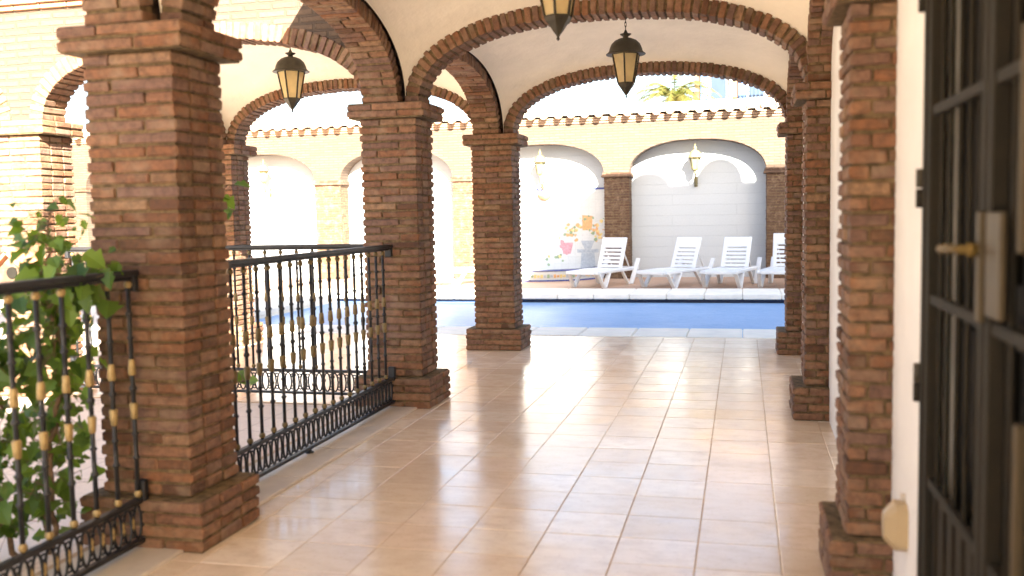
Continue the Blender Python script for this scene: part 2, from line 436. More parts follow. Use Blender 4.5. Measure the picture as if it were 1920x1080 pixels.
column(-8.65, CY[2], 'brick column of the side wing out of the picture on the left')
GP = 'brick pilasters along the right wall'
for cy, xs, lab in ((CY[1], (0.357, 0.56, 0.297, 0.56), 'nearest brick pilaster on the right wall, beside the beige wall box'),
                    (CY[2], (0.395, 0.60, 0.32, 0.60), 'middle brick pilaster on the white right wall'),
                    (CY[3], (0.40, 0.60, 0.32, 0.60), 'farthest brick pilaster on the right, where the floor meets the pool edge')):
    t = column(xs[1], cy, lab, xs[0], xs[1], xs[2], xs[3], None, 34, GP); t.name = 'brick_pilaster'

# ------------------------------------------------------------------ arches
NE = 2.3
def se_curve(a, bb, n=400):
    pts = []
    for i in range(n + 1):
        t = math.pi * i / n
        c, s = math.cos(t), math.sin(t)
        pts.append((-a * math.copysign(abs(c) ** (2 / NE), c), bb * abs(s) ** (2 / NE)))
    return pts
def se_z(u, bb):
    u = min(1.0, abs(u)); return bb * (1 - u ** NE) ** (1 / NE)
def ring(b, fn, c, a, rise, d0, d1, th, mat, z0=ZS, pitch=0.056):
    """voussoir ring: intrados half-span a, rise; depth d0..d1; fn(u,d,z) -> xyz"""
    P = se_curve(a, rise); L = [0]
    for p, q in zip(P, P[1:]): L.append(L[-1] + math.hypot(q[0] - p[0], q[1] - p[1]))
    n = int(L[-1] / pitch)
    def at(s):
        lo = 0
        for k in range(1, len(L)):
            if L[k] >= s: lo = k - 1; break
        p, q = P[lo], P[lo + 1]; f = (s - L[lo]) / max(1e-9, L[lo + 1] - L[lo])
        tx, tz = q[0] - p[0], q[1] - p[1]; m = math.hypot(tx, tz)
        return p[0] + (q[0] - p[0]) * f, p[1] + (q[1] - p[1]) * f, tx / m, tz / m
    dm = (d0 + d1) / 2; E = Vector(fn(1, 0, 0)) - Vector(fn(0, 0, 0)); Dp = Vector(fn(0, 1, 0)) - Vector(fn(0, 0, 0))
    ins = 0.010
    core = []
    for i in range(61):
        u, z, tx, tz = at(L[-1] * min(0.9999, i / 60)); core.append((u, z, -tz, tx))
    for i in range(60):
        o = len(b.v)
        for u, z, nx, nz in (core[i], core[i + 1]):
            for k, d in ((ins, d0 + ins), (th - ins, d0 + ins), (th - ins, d1 - ins), (ins, d1 - ins)):
                b.v.append(Vector(fn(c + u + nx * k, d, z0 + z + nz * k)))
        for j in range(4):
            j2 = (j + 1) % 4; b.face([o + j, o + j2, o + 4 + j2, o + 4 + j], MORTAR)
    for i in range(n):
        u, z, tx, tz = at(L[-1] * (i + 0.5) / n)
        T = E * tx + Z * tz; Nn = E * -tz + Z * tx
        Nn = (Nn + T * RNG.uniform(-.03, .03)).normalized(); T = Dp.cross(Nn).normalized()
        cut = [(d0, d1)] if RNG.random() < 0.45 else None
        if cut is None:
            s = d0 + (d1 - d0) * RNG.choice((0.36, 0.5, 0.64)); cut = [(d0, s - 0.004), (s + 0.004, d1)]
        for e0, e1 in cut:
            e0 += RNG.uniform(-.003, .003); e1 += RNG.uniform(-.003, .003)
            th2 = th + RNG.uniform(-.004, .004); sh = RNG.uniform(-.004, .003)
            p = Vector(fn(c + u, (e0 + e1) / 2, z0 + z)) + Nn * (th2 / 2 + sh)
            b.brick(p, T, Dp, Nn, (0.0215 + RNG.uniform(-.002, .001), (e1 - e0) / 2, th2 / 2), mat, 0.005, 0.0018)
FX = lambda u, d, z: (u, d, z)     # spans X
FY = lambda u, d, z: (d, u, z)     # spans Y
GA = 'brick arches of the gallery'
RISE, TH = 0.535, 0.105
XC, XA = (-2.24 + 0.395) / 2, (0.395 + 2.24) / 2
def arch(fn, c, a, d0, d1, label, th=TH, mat=None, rise=RISE):
    b = MB(); ring(b, fn, c, a, rise, d0, d1, th, mat or BRICK)
    loc = fn(c, (d0 + d1) / 2, ZS)
    return tag(b.build('brick_arch', None, loc), label, 'arch', GA)
for k, lab in ((1, 'crosswise brick arch springing from the column nearest the camera'),
               (2, 'middle crosswise brick arch spanning the gallery between the two hanging lanterns'),
               (3, 'farthest crosswise brick arch of the gallery, opening onto the pool')):
    arch(FX, XC, XA, CY[k] - 0.11, CY[k] + 0.15, lab)
labs = ('lengthwise brick arch above the foreground railing', 'lengthwise brick arch above the railing between the two nearest columns',
        'lengthwise brick arch between the middle column and the poolside column')
for k in range(3):
    arch(FY, (CY[k] + CY[k + 1]) / 2, (CY[k + 1] - CY[k]) / 2 - 0.19, -2.64, -2.37, labs[k])
labs = ('lengthwise brick arch over the dark metal door', 'lengthwise brick wall arch between the nearest and middle right pilasters',
        'lengthwise brick wall arch between the middle and farthest right pilasters')
for k in range(3):
    arch(FY, (CY[k] + CY[k + 1]) / 2, (CY[k + 1] - CY[k]) / 2 - 0.19, 0.40 if k else 0.37, 0.60, labs[k])
arch(FX, -4.0, 1.34, CY[2] - 0.14, CY[2] + 0.13, 'front brick arch of the side wing, left of the middle column', 0.125, BRICK)
arch(FX, -4.0, 1.34, CY[3] - 0.11, CY[3] + 0.15, 'rear brick arch of the side wing, seen behind the left lantern')
arch(FY, (CY[2] + CY[3]) / 2, 1.25, -5.70, -5.43, 'lengthwise brick arch at the far end of the side wing')

# ------------------------------------------------------------------ vaults
def vault(x0, x1, y0, y1, label, rise=RISE + TH - 0.008):
    b = MB()
    def fn(u, v):
        # denser near the edges
        uu = 0.5 - 0.5 * math.cos(math.pi * u); vv = 0.5 - 0.5 * math.cos(math.pi * v)
        p = se_z(2 * uu - 1, rise); q = se_z(2 * vv - 1, rise)
        return (x0 + (x1 - x0) * uu, y0 + (y1 - y0) * vv, ZS + (p ** 2.3 + q ** 2.3) ** (1 / 2.3))
    b.grid(fn, 40, 40, PLASTER)
    o = b.build('plaster_vault', None, ((x0 + x1) / 2, (y0 + y1) / 2, ZS))
    return tag(o, label, 'vault', 'plaster vaults of the gallery')
vault(-2.345, 0.50, CY[0] + 0.12, CY[1] - 0.09, 'cream plaster vault over the camera, in front of the first column')
vault(-2.345, 0.50, CY[1] + 0.13, CY[2] - 0.09, 'cream plaster vault carrying the lantern that is cut off by the top edge')
vault(-2.345, 0.50, CY[2] + 0.13, CY[3] - 0.09, 'cream plaster vault above the right hanging lantern, nearest the pool')
vault(-5.44, -2.56, CY[2] + 0.11, CY[3] - 0.09, 'cream plaster vault of the side wing above the left hanging lantern')

# ------------------------------------------------------------------ walls over the arches, roofs
def spandrel(b, fn, u0, u1, openings, d0, d1, ztop, mat, zlow=ZS):
    """wall above arches; openings = [(centre, halfspan, rise)]"""
    us = set([u0, u1])
    for c, a, r in openings:
        for i in range(41): us.add(min(u1, max(u0, c - a * math.cos(math.pi * i / 40))))
    us = sorted(us)
    def zb(u, left):
        for c, a, r in openings:
            if c - a - 1e-6 <= u <= c + a + 1e-6:
                return zlow + se_z((u - c) / a, r)
        return zlow
    for p, q in zip(us, us[1:]):
        if q - p < 1e-5: continue
        inside = any(c - a < (p + q) / 2 < c + a for c, a, r in openings)
        za, zc = (zb(p, 0), zb(q, 1)) if inside else (zlow, zlow)
        o = len(b.v)
        for d in (d0, d1):
            for u, z in ((p, za), (q, zc), (q, ztop), (p, ztop)): b.v.append(Vector(fn(u, d, z)))
        b.face([o, o + 1, o + 2, o + 3], mat); b.face([o + 7, o + 6, o + 5, o + 4], mat)
        b.face([o, o + 4, o + 5, o + 1], mat); b.face([o + 3, o + 2, o + 6, o + 7], mat)
ops = [((CY[k] + CY[k + 1]) / 2, (CY[k + 1] - CY[k]) / 2 - 0.19 + 0.085, RISE + 0.085) for k in range(3)]
t = thing('arcade_wall', (-2.52, CY[1], ZS), 'brick wall carried by the lengthwise arches beside the courtyard', 'wall')
b = MB(); spandrel(b, FY, CY[0] - 0.15, CY[3] + 0.15, ops, -2.625, -2.40, 3.12, WALLBRICK_Y); b.build('wall', t)
b = MB(); spandrel(b, FX, -2.40, 0.6, [(XC, XA + 0.085, RISE + 0.085)], CY[3] - 0.06, CY[3] + 0.13, 3.12, WALLBRICK); b.build('end_wall', t)
t = thing('wing_facade', (-4.0, CY[2], ZS), 'sunlit brick facade of the side wing above its arch', 'wall')
b = MB(); spandrel(b, FX, -8.9, -2.64, [(-4.0, 1.34 + 0.105, RISE + 0.105), (-7.1, 1.34 + 0.105, RISE + 0.105)], CY[2] - 0.125, CY[2] + 0.10, 3.04, WALLBRICK); b.build('wall', t)
b = MB()
for z0, z1, pr in ((3.04, 3.075, 0.03), (3.079, 3.115, 0.06)):
    x = -8.9
    while x < -2.7:
        x2 = min(x + 0.24, -2.7); b.blk(x + .003, x2 - .003, CY[2] - 0.125 - pr, CY[2] + 0.1, z0, z1, TERRA if z0 < 3.05 else ROOFTILE, 0.004, 0.001); x += 0.24
b.build('cornice', t)
b = MB(); spandrel(b, FX, -5.75, -2.64, [(-4.0, 1.34 + 0.085, RISE + 0.085)], CY[3] - 0.07, CY[3] + 0.13, 3.12, WALLBRICK); b.build('rear_wall', t)
b = MB(); spandrel(b, FY, CY[2] + 0.11, CY[3] - 0.08, [((CY[2] + CY[3]) / 2, 1.335, RISE + 0.085)], -5.68, -5.45, 3.12, WALLBRICK_Y); b.build('side_wall', t)
# second arch of the facade runs out of the picture to the left
arch(FX, -7.1, 1.34, CY[2] - 0.14, CY[2] + 0.13, 'brick arch of the side wing beyond the left edge', 0.125, BRICK)

def tile_roof(b, fn, u0, u1, d0, d1, z0, z1, pitch=0.28, r=0.085):
    """barrel tiles: cover rows and channel rows running up the slope from (d0,z0) to (d1,z1)"""
    n = int((u1 - u0) / pitch)
    for i in range(n + 1):
        u = u0 + i * pitch + RNG.uniform(-.012, .012); jj = RNG.uniform(-.02, .02); jz = RNG.uniform(-.006, .006)
        for kind in (0, 1):
            uu = u + (pitch / 2 if kind else 0); mat = ROOFTILE if kind else TILEWHITE
            rr = r * (1.0 if not kind else 0.95); sg = 1 if not kind else -1
            dz = (0.045 if not kind else 0.055) + jz
            o = len(b.v); m = 9
            for d, z in ((d0 + jj - (0.0 if not kind else 0.03), z0), (d1, z1)):
                for q, r2 in ((0, rr), (1, rr - 0.016)):
                    for j in range(m):
                        a = math.pi * j / (m - 1)
                        b.v.append(Vector(fn(uu + r2 * math.cos(a), d, z + dz + sg * r2 * math.sin(a) * 0.9)))
            if not kind:
                oc = len(b.v)
                for j in range(m):
                    a = math.pi * j / (m - 1)
                    b.v.append(Vector(fn(uu + (rr - .01) * math.cos(a), d0 + jj + 0.02, z0 + dz + (rr - .01) * math.sin(a) * 0.9)))
                b.face([oc + j for j in range(m)], TILEWHITE)
            for j in range(m - 1):
                b.face([o + j, o + j + 1, o + 2 * m + j + 1, o + 2 * m + j], mat, True)
                b.face([o + m + j, o + 3 * m + j, o + 3 * m + j + 1, o + m + j + 1], mat, True)
                b.face([o + j, o + m + j, o + m + j + 1, o + j + 1], mat)
t = thing('tiled_roof', (-4.2, 8.1, 3.12), 'tiled roof over the gallery and its side wing', 'roof')
b = MB()
b.box(-2.9, 0.75, -4.0, 9.85, 3.121, 3.2, PLASTER); b.box(-8.9, -2.9, CY[2] - 0.18, 9.85, 3.122, 3.2, PLASTER)
b.build('slab', t)
b = MB(); tile_roof(b, FX, -8.8, -2.95, CY[2] - 0.30, 8.1, 3.20, 3.5); b.build('tiles', t)

# ------------------------------------------------------------------ right wall, door, building behind it
DY0, DY1, DZ = 1.30, 2.93, 2.16
t = thing('plaster_wall', (0.55, 3, 0), 'white plastered wall on the right carrying the pilasters and dark door', 'wall')
wx = lambda y: 0.4597 + 0.0135 * y if y < 6.6 else 0.549
b = MB()
def wq(ya, yb, z0, z1):
    o = len(b.v)
    for y, xx in ((ya, wx(ya)), (yb, wx(yb)), (yb, 0.74), (ya, 0.74)):
        for z in (z0, z1): b.v.append(Vector((xx, y, z)))
    for f in ((0, 1, 3, 2), (2, 3, 5, 4), (4, 5, 7, 6), (6, 7, 1, 0), (1, 7, 5, 3), (0, 2, 4, 6)): b.face([o + i for i in f], WHITEWALL)
wq(-4, DY0, -0.05, 3.118); wq(DY1, 6.6, -0.05, 3.118); wq(6.6, 9.82, -0.05, 3.118); wq(DY0, DY1, DZ, 3.118)
b.build('wall', t)
t = thing('end_wall', (-1, -3.8, ZS), 'unseen brick wall behind the camera, added with an open arch for sunlight', 'wall')  # unseen wall, shaped so sun reaches the gallery floor behind the camera
b = MB(); spandrel(b, FX, -2.64, 0.74, [(XC, XA + 0.085, RISE + 0.085)], -3.9, -3.7, 3.118, WALLBRICK); b.build('wall', t)
# house behind, with an arched parapet that throws the shadow on the far wall
t = thing('white_house', (3.5, 4, 0), 'tall white house that the gallery leans against', 'house')
b = MB()
def hump(c, w, z, h): return [(c + w * math.cos(a) , z + h * math.sin(a)) for a in [math.pi * i / 12 for i in range(13)]]
prof = [(0.78, 0.0), (7.5, 0.0), (7.5, 7.9), (5.3, 7.9)] + hump(3.86, 0.47, 7.9, 0.5) + hump(2.43, 0.42, 7.87, 0.27)
prof += [(1.95, 7.82), (1.24, 7.80), (0.86, 7.48), (0.43, 6.78), (0.05, 6.13), (0.05, 3.25), (0.78, 3.25)]
b.prism(prof, lambda u, v, d: (u, d, v), 9.0, 9.8, WHITEWALL)
b.build('gable', t)
b = MB(); b.box(0.78, 7.5, -3.0, 8.995, 0, 7.0, WHITEWALL); b.build('wall', t)

t = thing('grille_door', (0.5, (DY0 + DY1) / 2, 0), 'dark double door with iron bars and a brass lever', 'door')
b = MB(); b.box(0.60, 0.66, DY0 - 0.02, DY1 + 0.02, 0.0, DZ + 0.01, DARKDOOR)
for ya, yb in ((DY0 + .1, 2.05), (2.3, DY1 - .1)):
    for za, zb_ in ((0.15, 0.55), (0.7, 1.05), (1.2, 2.0)): b.blk(0.585, 0.605, ya, yb, za, zb_, DARKDOOR, 0.01)
b.build('door_panel', t)
b = MB()
for y in (DY0 + .02, DY1 - .025): b.blk(0.497, 0.545, y - 0.022, y + 0.022, 0.01, DZ - 0.005, GREYIRON, 0.004)
b.blk(0.497, 0.545, DY0, DY1, DZ - 0.05, DZ - 0.006, GREYIRON, 0.004)
b.build('door_frame', t)
for (ya, yb, lab) in ((2.225, DY1 - .05, None), (DY0 + .05, 2.205, None)):
    b = MB()
    for y in (ya + .018, yb - .018): b.blk(0.502, 0.540, y - 0.018, y + 0.018, 0.04, DZ - 0.06, GREYIRON, 0.004)
    for z in (0.08, 0.60, 1.12, 1.64, DZ - 0.08): b.blk(0.508, 0.534, ya, yb, z - 0.014, z + 0.014, GREYIRON, 0.003)
    b.blk(0.522, 0.527, ya, yb, 0.08, 0.60, GREYIRON, 0.001)
    lf = b.build('door_leaf', t)
    n = 5
    for i in range(n):
        y = ya + (yb - ya) * (i + 1) / (n + 1)
        q = MB(); q.tube([(0.521, y, 0.05), (0.521, y, DZ - 0.07)], 0.007, GREYIRON, 8); q.build('bar', lf)
b = MB(); b.blk(0.488, 0.501, 2.03, 2.145, 1.15, 1.365, STEEL, 0.004); b.blk(0.486, 0.501, 2.19, 2.222, 1.13, 1.365, STEEL, 0.004); lk = b.build('lock_plate', t)
b = MB(); b.tube([(0.49, 2.20, 1.285), (0.455, 2.21, 1.285), (0.45, 2.24, 1.285), (0.45, 2.32, 1.282), (0.455, 2.43, 1.278), (0.465, 2.47, 1.27)], [0.009, 0.009, 0.009, 0.011, 0.010, 0.007], BRASS, 10)
b.lathe([(0.012, -.014), (0.014, 0.0), (0.012, .014)], (0.475, 2.205, 1.285), BRASS, 12); b.build('lever', lk)
for z in (0.87, 1.43, 1.98):
    b = MB(); b.tube([(0.495, DY1 + .004, z - 0.055), (0.495, DY1 + .004, z - 0.002)], 0.014, GREYIRON, 10); b.tube([(0.495, DY1 + .004, z + 0.002), (0.495, DY1 + .004, z + 0.055)], 0.014, BRONZE, 10); b.build('hinge', t)
b = MB(); b.blk(0.48, 0.501, 1.865, 1.885, 0.25, 0.98, STEEL, 0.005); b.blk(0.48, 0.501, 1.865, 1.885, 1.29, 1.70, STEEL, 0.005); b.build('pull_bar', t)

t = thing('wall_box', (0.5, 3.17, 0.38), 'beige weatherproof wall box low on the right wall', 'wall box')
b = MB(); o = 0
for u, hy, lo, hi in ((0.0, 0.055, -.078, .072), (0.035, 0.055, -.078, .072), (0.068, 0.030, -.045, .035)):
    for yy_, zz_ in ((-hy, lo + .02), (-hy, hi - .015), (-hy * .5, hi), (hy * .5, hi), (hy, hi - .015), (hy, lo + .02), (hy * .5, lo), (-hy * .5, lo)):
        b.v.append(Vector((0.502 - u, 3.155 + yy_, 0.375 + zz_)))
for k in range(2):
    for j in range(8): b.face([k * 8 + j, k * 8 + (j + 1) % 8, k * 8 + 8 + (j + 1) % 8, k * 8 + 8 + j], BEIGE)
b.face([16 + j for j in range(8)], BEIGE); b.face([j for j in reversed(range(8))], BEIGE); b.build('cover', t)
b = MB(); b.tube([(0.496, 3.17, 0.44), (0.496, 3.17, 0.47)], 0.009, KERB, 8); b.build('conduit', t)

# ------------------------------------------------------------------ railings
DULLGOLD = m_plain('dull_gilding', (0.16, 0.115, 0.05), 0.5, 0.3, 30)  # duller gold for the two distant railings
def railing(fn, u0, u1, label, first, step=0.128, gold_panel=False):
    GOLDM = GOLD if gold_panel else DULLGOLD
    """fn(u,d,z); runs from u0 to u1 at depth 0"""
    um = (u0 + u1) / 2
    t = thing('iron_railing', fn(um, 0, 0), label, 'railing', 'black iron railings')
    ux = Vector(fn(1, 0, 0)) - Vector(fn(0, 0, 0))
    b = MB(); b.bar(fn(u0, 0, 1.165), fn(u1, 0, 1.165), 0.055, 0.026, IRON, Z, 0.008); b.bar(fn(u0, 0, 1.145), fn(u1, 0, 1.145), 0.03, 0.014, IRON); b.build('handrail', t)
    b = MB(); b.bar(fn(u0, 0, 0.215), fn(u1, 0, 0.215), 0.035, 0.022, IRON); b.bar(fn(u0, 0, 0.045), fn(u1, 0, 0.045), 0.035, 0.018, IRON)
    for u in (u0 + .012, u1 - .012): b.bar(fn(u, 0, 0.04), fn(u, 0, 0.215), 0.02, 0.03, IRON)
    n = int((u1 - u0 - .05) / 0.064)
    for i in range(n):
        u = u0 + 0.025 + (i + 0.5) * (u1 - u0 - .05) / n
        b.tube([fn(u + 0.0255 * math.cos(a), 0, 0.13 + 0.07 * math.sin(a)) for a in [2 * math.pi * k / 14 for k in range(14)]], 0.0062, IRON, 6, True)
        ub = u + 0.5 * (u1 - u0 - .05) / n
        for zz in (0.083, 0.177): b.tube([fn(ub + 0.0125 * math.cos(a), 0, zz + 0.0125 * math.sin(a)) for a in [2 * math.pi * k / 8 for k in range(8)]], 0.005, IRON, 5, True)
    b.build('ring_panel', t)
    if gold_panel:
        sp = None
        for i in range(n - 1):
            ub = u0 + 0.025 + (i + 1) * (u1 - u0 - .05) / n
            p = Vector(fn(ub, 0, 0.13)) - t.location
            if sp is None:
                b = MB(); b.lathe([(0.004, -.028), (0.011, -.012), (0.008, 0), (0.011, .012), (0.004, .028)], p + t.location, GOLD, 8); sp = b.build('gilded_stud', t, p)
            else:
                k = copy_tree(sp, t); k.location = p
    for u in (u0, u1):
        s = 0.02 if u == u0 else -0.02
        b = MB(); b.bar(fn(u + s, 0, 0.20), fn(u + s, 0, 0.30), 0.05, 0.03, IRON, ux); b.build('bracket', t)
        b = MB(); b.bar(fn(u + s, 0, 1.09), fn(u + s, 0, 1.165), 0.05, 0.03, IRON, ux); b.build('bracket', t)
    for u in ((u0 * .55 + u1 * .45),):
        b = MB(); b.lathe([(0.024, 0.0), (0.026, 0.008), (0.012, 0.014), (0.012, 0.04)], fn(u, 0, 0.012), IRON, 10); b.build('foot', t)
    proto = None; u = first
    while u < u1 - 0.04:
        if u > u0 + 0.04:
            if proto is None:
                b = MB(); c = Vector(fn(u, 0, 0))
                prof = [(0.0095, 0.22)]
                def bead(z, r, h): return [(0.0092, z - h), (r + .002, z - h * .4), (r + .002, z + h * .4), (0.0092, z + h)]
                for z, r, h in ((0.40, .0125, .010), (0.5, .012, .008), (0.69, .0135, .012), (0.90, .012, .008), (1.0, .0125, .010)): prof += bead(z, r, h)
                prof += [(0.0095, 1.145)]
                b.lathe(prof, c, IRON, 10)
                proto = b.build('baluster', t, Vector(fn(u, 0, 0)) - t.location)
                for pz in ([(0.013, .745), (0.0165, .752), (0.0135, .805), (0.010, .812)], [(0.010, .562), (0.0135, .568), (0.0175, .622), (0.013, .630)]):
                    b = MB(); b.lathe(pz, c, GOLDM, 12); b.build('collar', proto)
                for z in (0.245, 1.12):
                    b = MB(); b.lathe([(0.006, z - .018), (0.014, z - .010), (0.0165, z), (0.014, z + .010), (0.006, z + .018)], c, GOLDM, 12); b.build('knob', proto)
                base_u = u
            else:
                k = copy_tree(proto, t); k.location = proto.location + ux * (u - base_u)
        u += step
    return t
RY = lambda u, d, z: (-2.45 + d, u, z)
railing(RY, 3.89, 6.41, 'black iron railing with gold collars running between the two nearest left columns', 3.97 - 0.005)
railing(RY, 0.96, 3.46, 'blurred foreground iron railing with vine leaves hanging over it, at the left edge', 1.05, 0.1315, True)
railing(lambda u, d, z: (u, CY[2] + d, z), -5.31, -2.69, 'farther iron railing across the front arch of the side wing', -5.25, 0.131)

# ------------------------------------------------------------------ lanterns
def lantern(loc, ztop, label):
    """loc = bottom tip; hangs from ztop"""
    x, y, z = loc
    t = thing('hanging_lantern', (x, y, ztop), label, 'lantern', 'bronze lanterns hanging from the vaults')
    b = MB(); c = (x, y, z)
    b.lathe([(0.004, 0.0), (0.010, 0.008), (0.006, 0.018), (0.013, 0.03), (0.03, 0.05), (0.05, 0.08), (0.066, 0.098), (0.078, 0.118), (0.078, 0.126), (0.06, 0.127)], c, BRONZE, 6, False, math.pi / 6)
    b.build('cup', t)
    b = MB(); z0, z1, r0, r1 = 0.125, 0.36, 0.074, 0.120
    for k in range(6):
        a = math.pi / 6 + k * math.pi / 3
        b.bar((x + r0 * math.cos(a), y + r0 * math.sin(a), z + z0), (x + r1 * math.cos(a), y + r1 * math.sin(a), z + z1), 0.013, 0.013, BRONZE, Vector((math.cos(a), math.sin(a), 0.01)), 0.003)
    cg = b.build('cage', t)
    b = MB(); b.lathe([(r0 - .004, z0 + .002), (r1 - .004, z1)], c, AMBER, 6, False, math.pi / 6); b.build('glass', t)
    b = MB(); b.lathe([(0.163, 0.356), (0.166, 0.362), (0.150, 0.372), (0.140, 0.385), (0.134, 0.41), (0.118, 0.445), (0.09, 0.472), (0.055, 0.488), (0.026, 0.493)], c, BRONZE, 24); b.build('hood', t)
    b = MB(); b.lathe([(0.026, 0.492), (0.022, 0.505), (0.045, 0.520), (0.048, 0.526), (0.020, 0.532), (0.012, 0.545), (0.006, 0.56)], c, BRONZE, 16); b.build('finial', t)
    b = MB(); zz = z + 0.553; k = 0
    while zz < ztop - 0.03:
        h = 0.019; pts = []
        for i in range(10):
            a = 2 * math.pi * i / 10
            off = 0.0075 * math.cos(a)
            pts.append((x + (off if k % 2 else 0), y + (0 if k % 2 else off), zz + h + h * 1.25 * math.sin(a)))
        b.tube(pts, 0.0028, BRONZE, 5, True); zz += 0.033; k += 1
    b.lathe([(0.045, -0.004), (0.05, -0.012), (0.02, -0.03), (0.008, -0.05)], (x, y, ztop), BRONZE, 14)
    b.build('chain', t)
lantern((-0.945, 5.03, 2.285), 3.02, 'bronze hanging lantern cut off by the top edge, under the near vault')
lantern((-0.945, 8.07, 2.325), 3.02, 'whole bronze hanging lantern in front of the poolside arch, with its chain')
lantern((-3.95, 8.0, 2.33), 3.02, 'bronze hanging lantern on the left, inside the side wing')

# ------------------------------------------------------------------ far garden wall
FW = 19.6; BW = 20.05
t = thing('garden_wall', (-4, FW, 0), 'sunlit brick garden wall with white arched niches and a tiled top', 'wall')
pil = [(-15.65, -15.05), (-12.43, -11.83), (-9.21, -8.6), (-6.02, -5.48), (-2.77, -2.25), (0.46, 1.0), (3.7, 4.24)]
ZF = 2.14
ops = []
for (a0, a1), (c0, c1) in zip(pil, pil[1:]): ops.append(((a1 + c0) / 2, (c0 - a1) / 2, 0.67))
b = MB(); spandrel(b, FX, -15.65, 4.24, ops, FW, BW + 0.02, 3.2, WALLBRICK, ZF); b.build('wall', t)
for i, (a0, a1) in enumerate(pil):
    b = MB()
    if -10 < a0 < 2:
        nn = 39; cs = ZF / nn
        b.box(a0 + .006, a1 - .006, FW + .006, BW + .02, 0, ZF - .002, MORTAR)
        for k in range(nn):
            fr = 0.35 if k % 2 else 0.65; z = (k + .5) * cs; xm = a0 + (a1 - a0) * fr; r = lambda: RNG.uniform(-.004, .003)
            b.blk(a0 + r(), xm - .005, FW + r(), FW + .16, z - .0215, z + .0215, BRICK_BROWN, 0.005, 0.002)
            b.blk(xm + .005, a1 + r(), FW + r(), FW + .16, z - .0215, z + .0215, BRICK_BROWN, 0.005, 0.002)
            b.blk(a0 + r(), a0 + .1, FW + .17, BW, z - .0215, z + .0215, BRICK_BROWN, 0.005, 0.002)
            b.blk(a1 - .1, a1 + r(), FW + .17, BW, z - .0215, z + .0215, BRICK_BROWN, 0.005, 0.002)
    else: b.box(a0, a1, FW, BW + .02, 0, ZF - .002, WALLBRICK)
    p = b.build('pillar', t)
    b = MB(); b.blk(a0 - .05, a1 + .05, FW - .05, BW, ZF - .055, ZF - .002, BRICK_BROWN, 0.006); b.blk(a0 - .03, a1 + .03, FW - .03, BW, ZF, ZF + .045, BRICK_BROWN, 0.006); b.build('capital', p)
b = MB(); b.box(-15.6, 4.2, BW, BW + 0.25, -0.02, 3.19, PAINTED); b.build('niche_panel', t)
b = MB()
for z0, z1, pr in ((3.2, 3.24, 0.03), (3.245, 3.285, 0.07), (3.29, 3.315, 0.10)):
    x = -15.6
    while x < 4.2: b.blk(x + .002, min(x + .298, 4.2), FW - pr, BW + .3, z0, z1, ROOFTILE, 0.004, .001); x += 0.3
b.build('cornice', t)
b = MB(); tile_roof(b, FX, -15.5, 4.1, FW - 0.20, FW + 0.42, 3.315, 3.47, 0.285, 0.088)
b.build('roof_tiles', t)
b = MB(); b.blk(-15.6, 4.2, FW + 0.40, BW + 0.42, 3.32, 3.60, TILEWHITE, 0.02); b.build('ridge', t)

t = thing('boundary_wall', (-15.8, 7, 0), 'long brick wall closing the courtyard on the far left', 'wall')
b = MB(); b.box(-16.1, -15.66, -6, BW + .2, 0, 3.2, WALLBRICK_Y); b.build('wall', t)
b = MB(); tile_roof(b, FY, -6, BW, -15.5, -16.0, 3.2, 3.42); b.build('roof_tiles', t)

# tile mural, with a blue border line, in the niche with the fountain
t = thing('tile_mural', (-3.9, BW, 0.9), 'glazed tile mural of flower vases and a pedestal in the fountain niche', 'mural')
b = MB(); b.box(-5.40, -2.80, BW - 0.014, BW - 0.001, 0.02, 1.85, GLAZED); b.build('tile_panel', t)
b = MB(); b.box(-5.40, -2.80, BW - 0.02, BW - 0.002, 1.855, 1.895, BLUEBAND); b.build('border', t)
b = MB(); R2 = random.Random(3)
def blob(x, z, r, mat, n=7, sx=1, sz=1):
    o = len(b.v); y = BW - 0.0165 - R2.uniform(0, 0.0015)
    for k in range(n):
        a = 2 * math.pi * k / n + 0.4; rr = r * R2.uniform(0.65, 1.2); b.v.append(Vector((x + rr * sx * math.cos(a), y, z + rr * sz * math.sin(a))))
    for k in range(n): b.v.append(b.v[o + k] + Vector((0, 0.004, 0)))
    b.face([o + k for k in range(n)], mat)
    for k in range(n): b.face([o + k, o + n + k, o + n + (k + 1) % n, o + (k + 1) % n], mat)
def bouquet(cx, cz, w, h, n, mats):
    global b
    b = MB()
    for k in range(n):
        x = cx + R2.gauss(0, w); z = cz + R2.gauss(0, h); blob(x, z, R2.uniform(.015, .045), R2.choice(mats))
    b.build('painted_bouquet', t)
G5 = [ORANGEGLAZE, ORANGEGLAZE, YELLOWGLAZE, GREENGLAZE, GREENGLAZE]
def poly(pts, mat):
    o = len(b.v); n = len(pts)
    b.v += [Vector((x, BW - 0.0158, z)) for x, z in pts] + [Vector((x, BW - 0.012, z)) for x, z in pts]
    b.face([o + k for k in range(n)], mat)
    for k in range(n): b.face([o + k, o + n + k, o + n + (k + 1) % n, o + (k + 1) % n], mat)
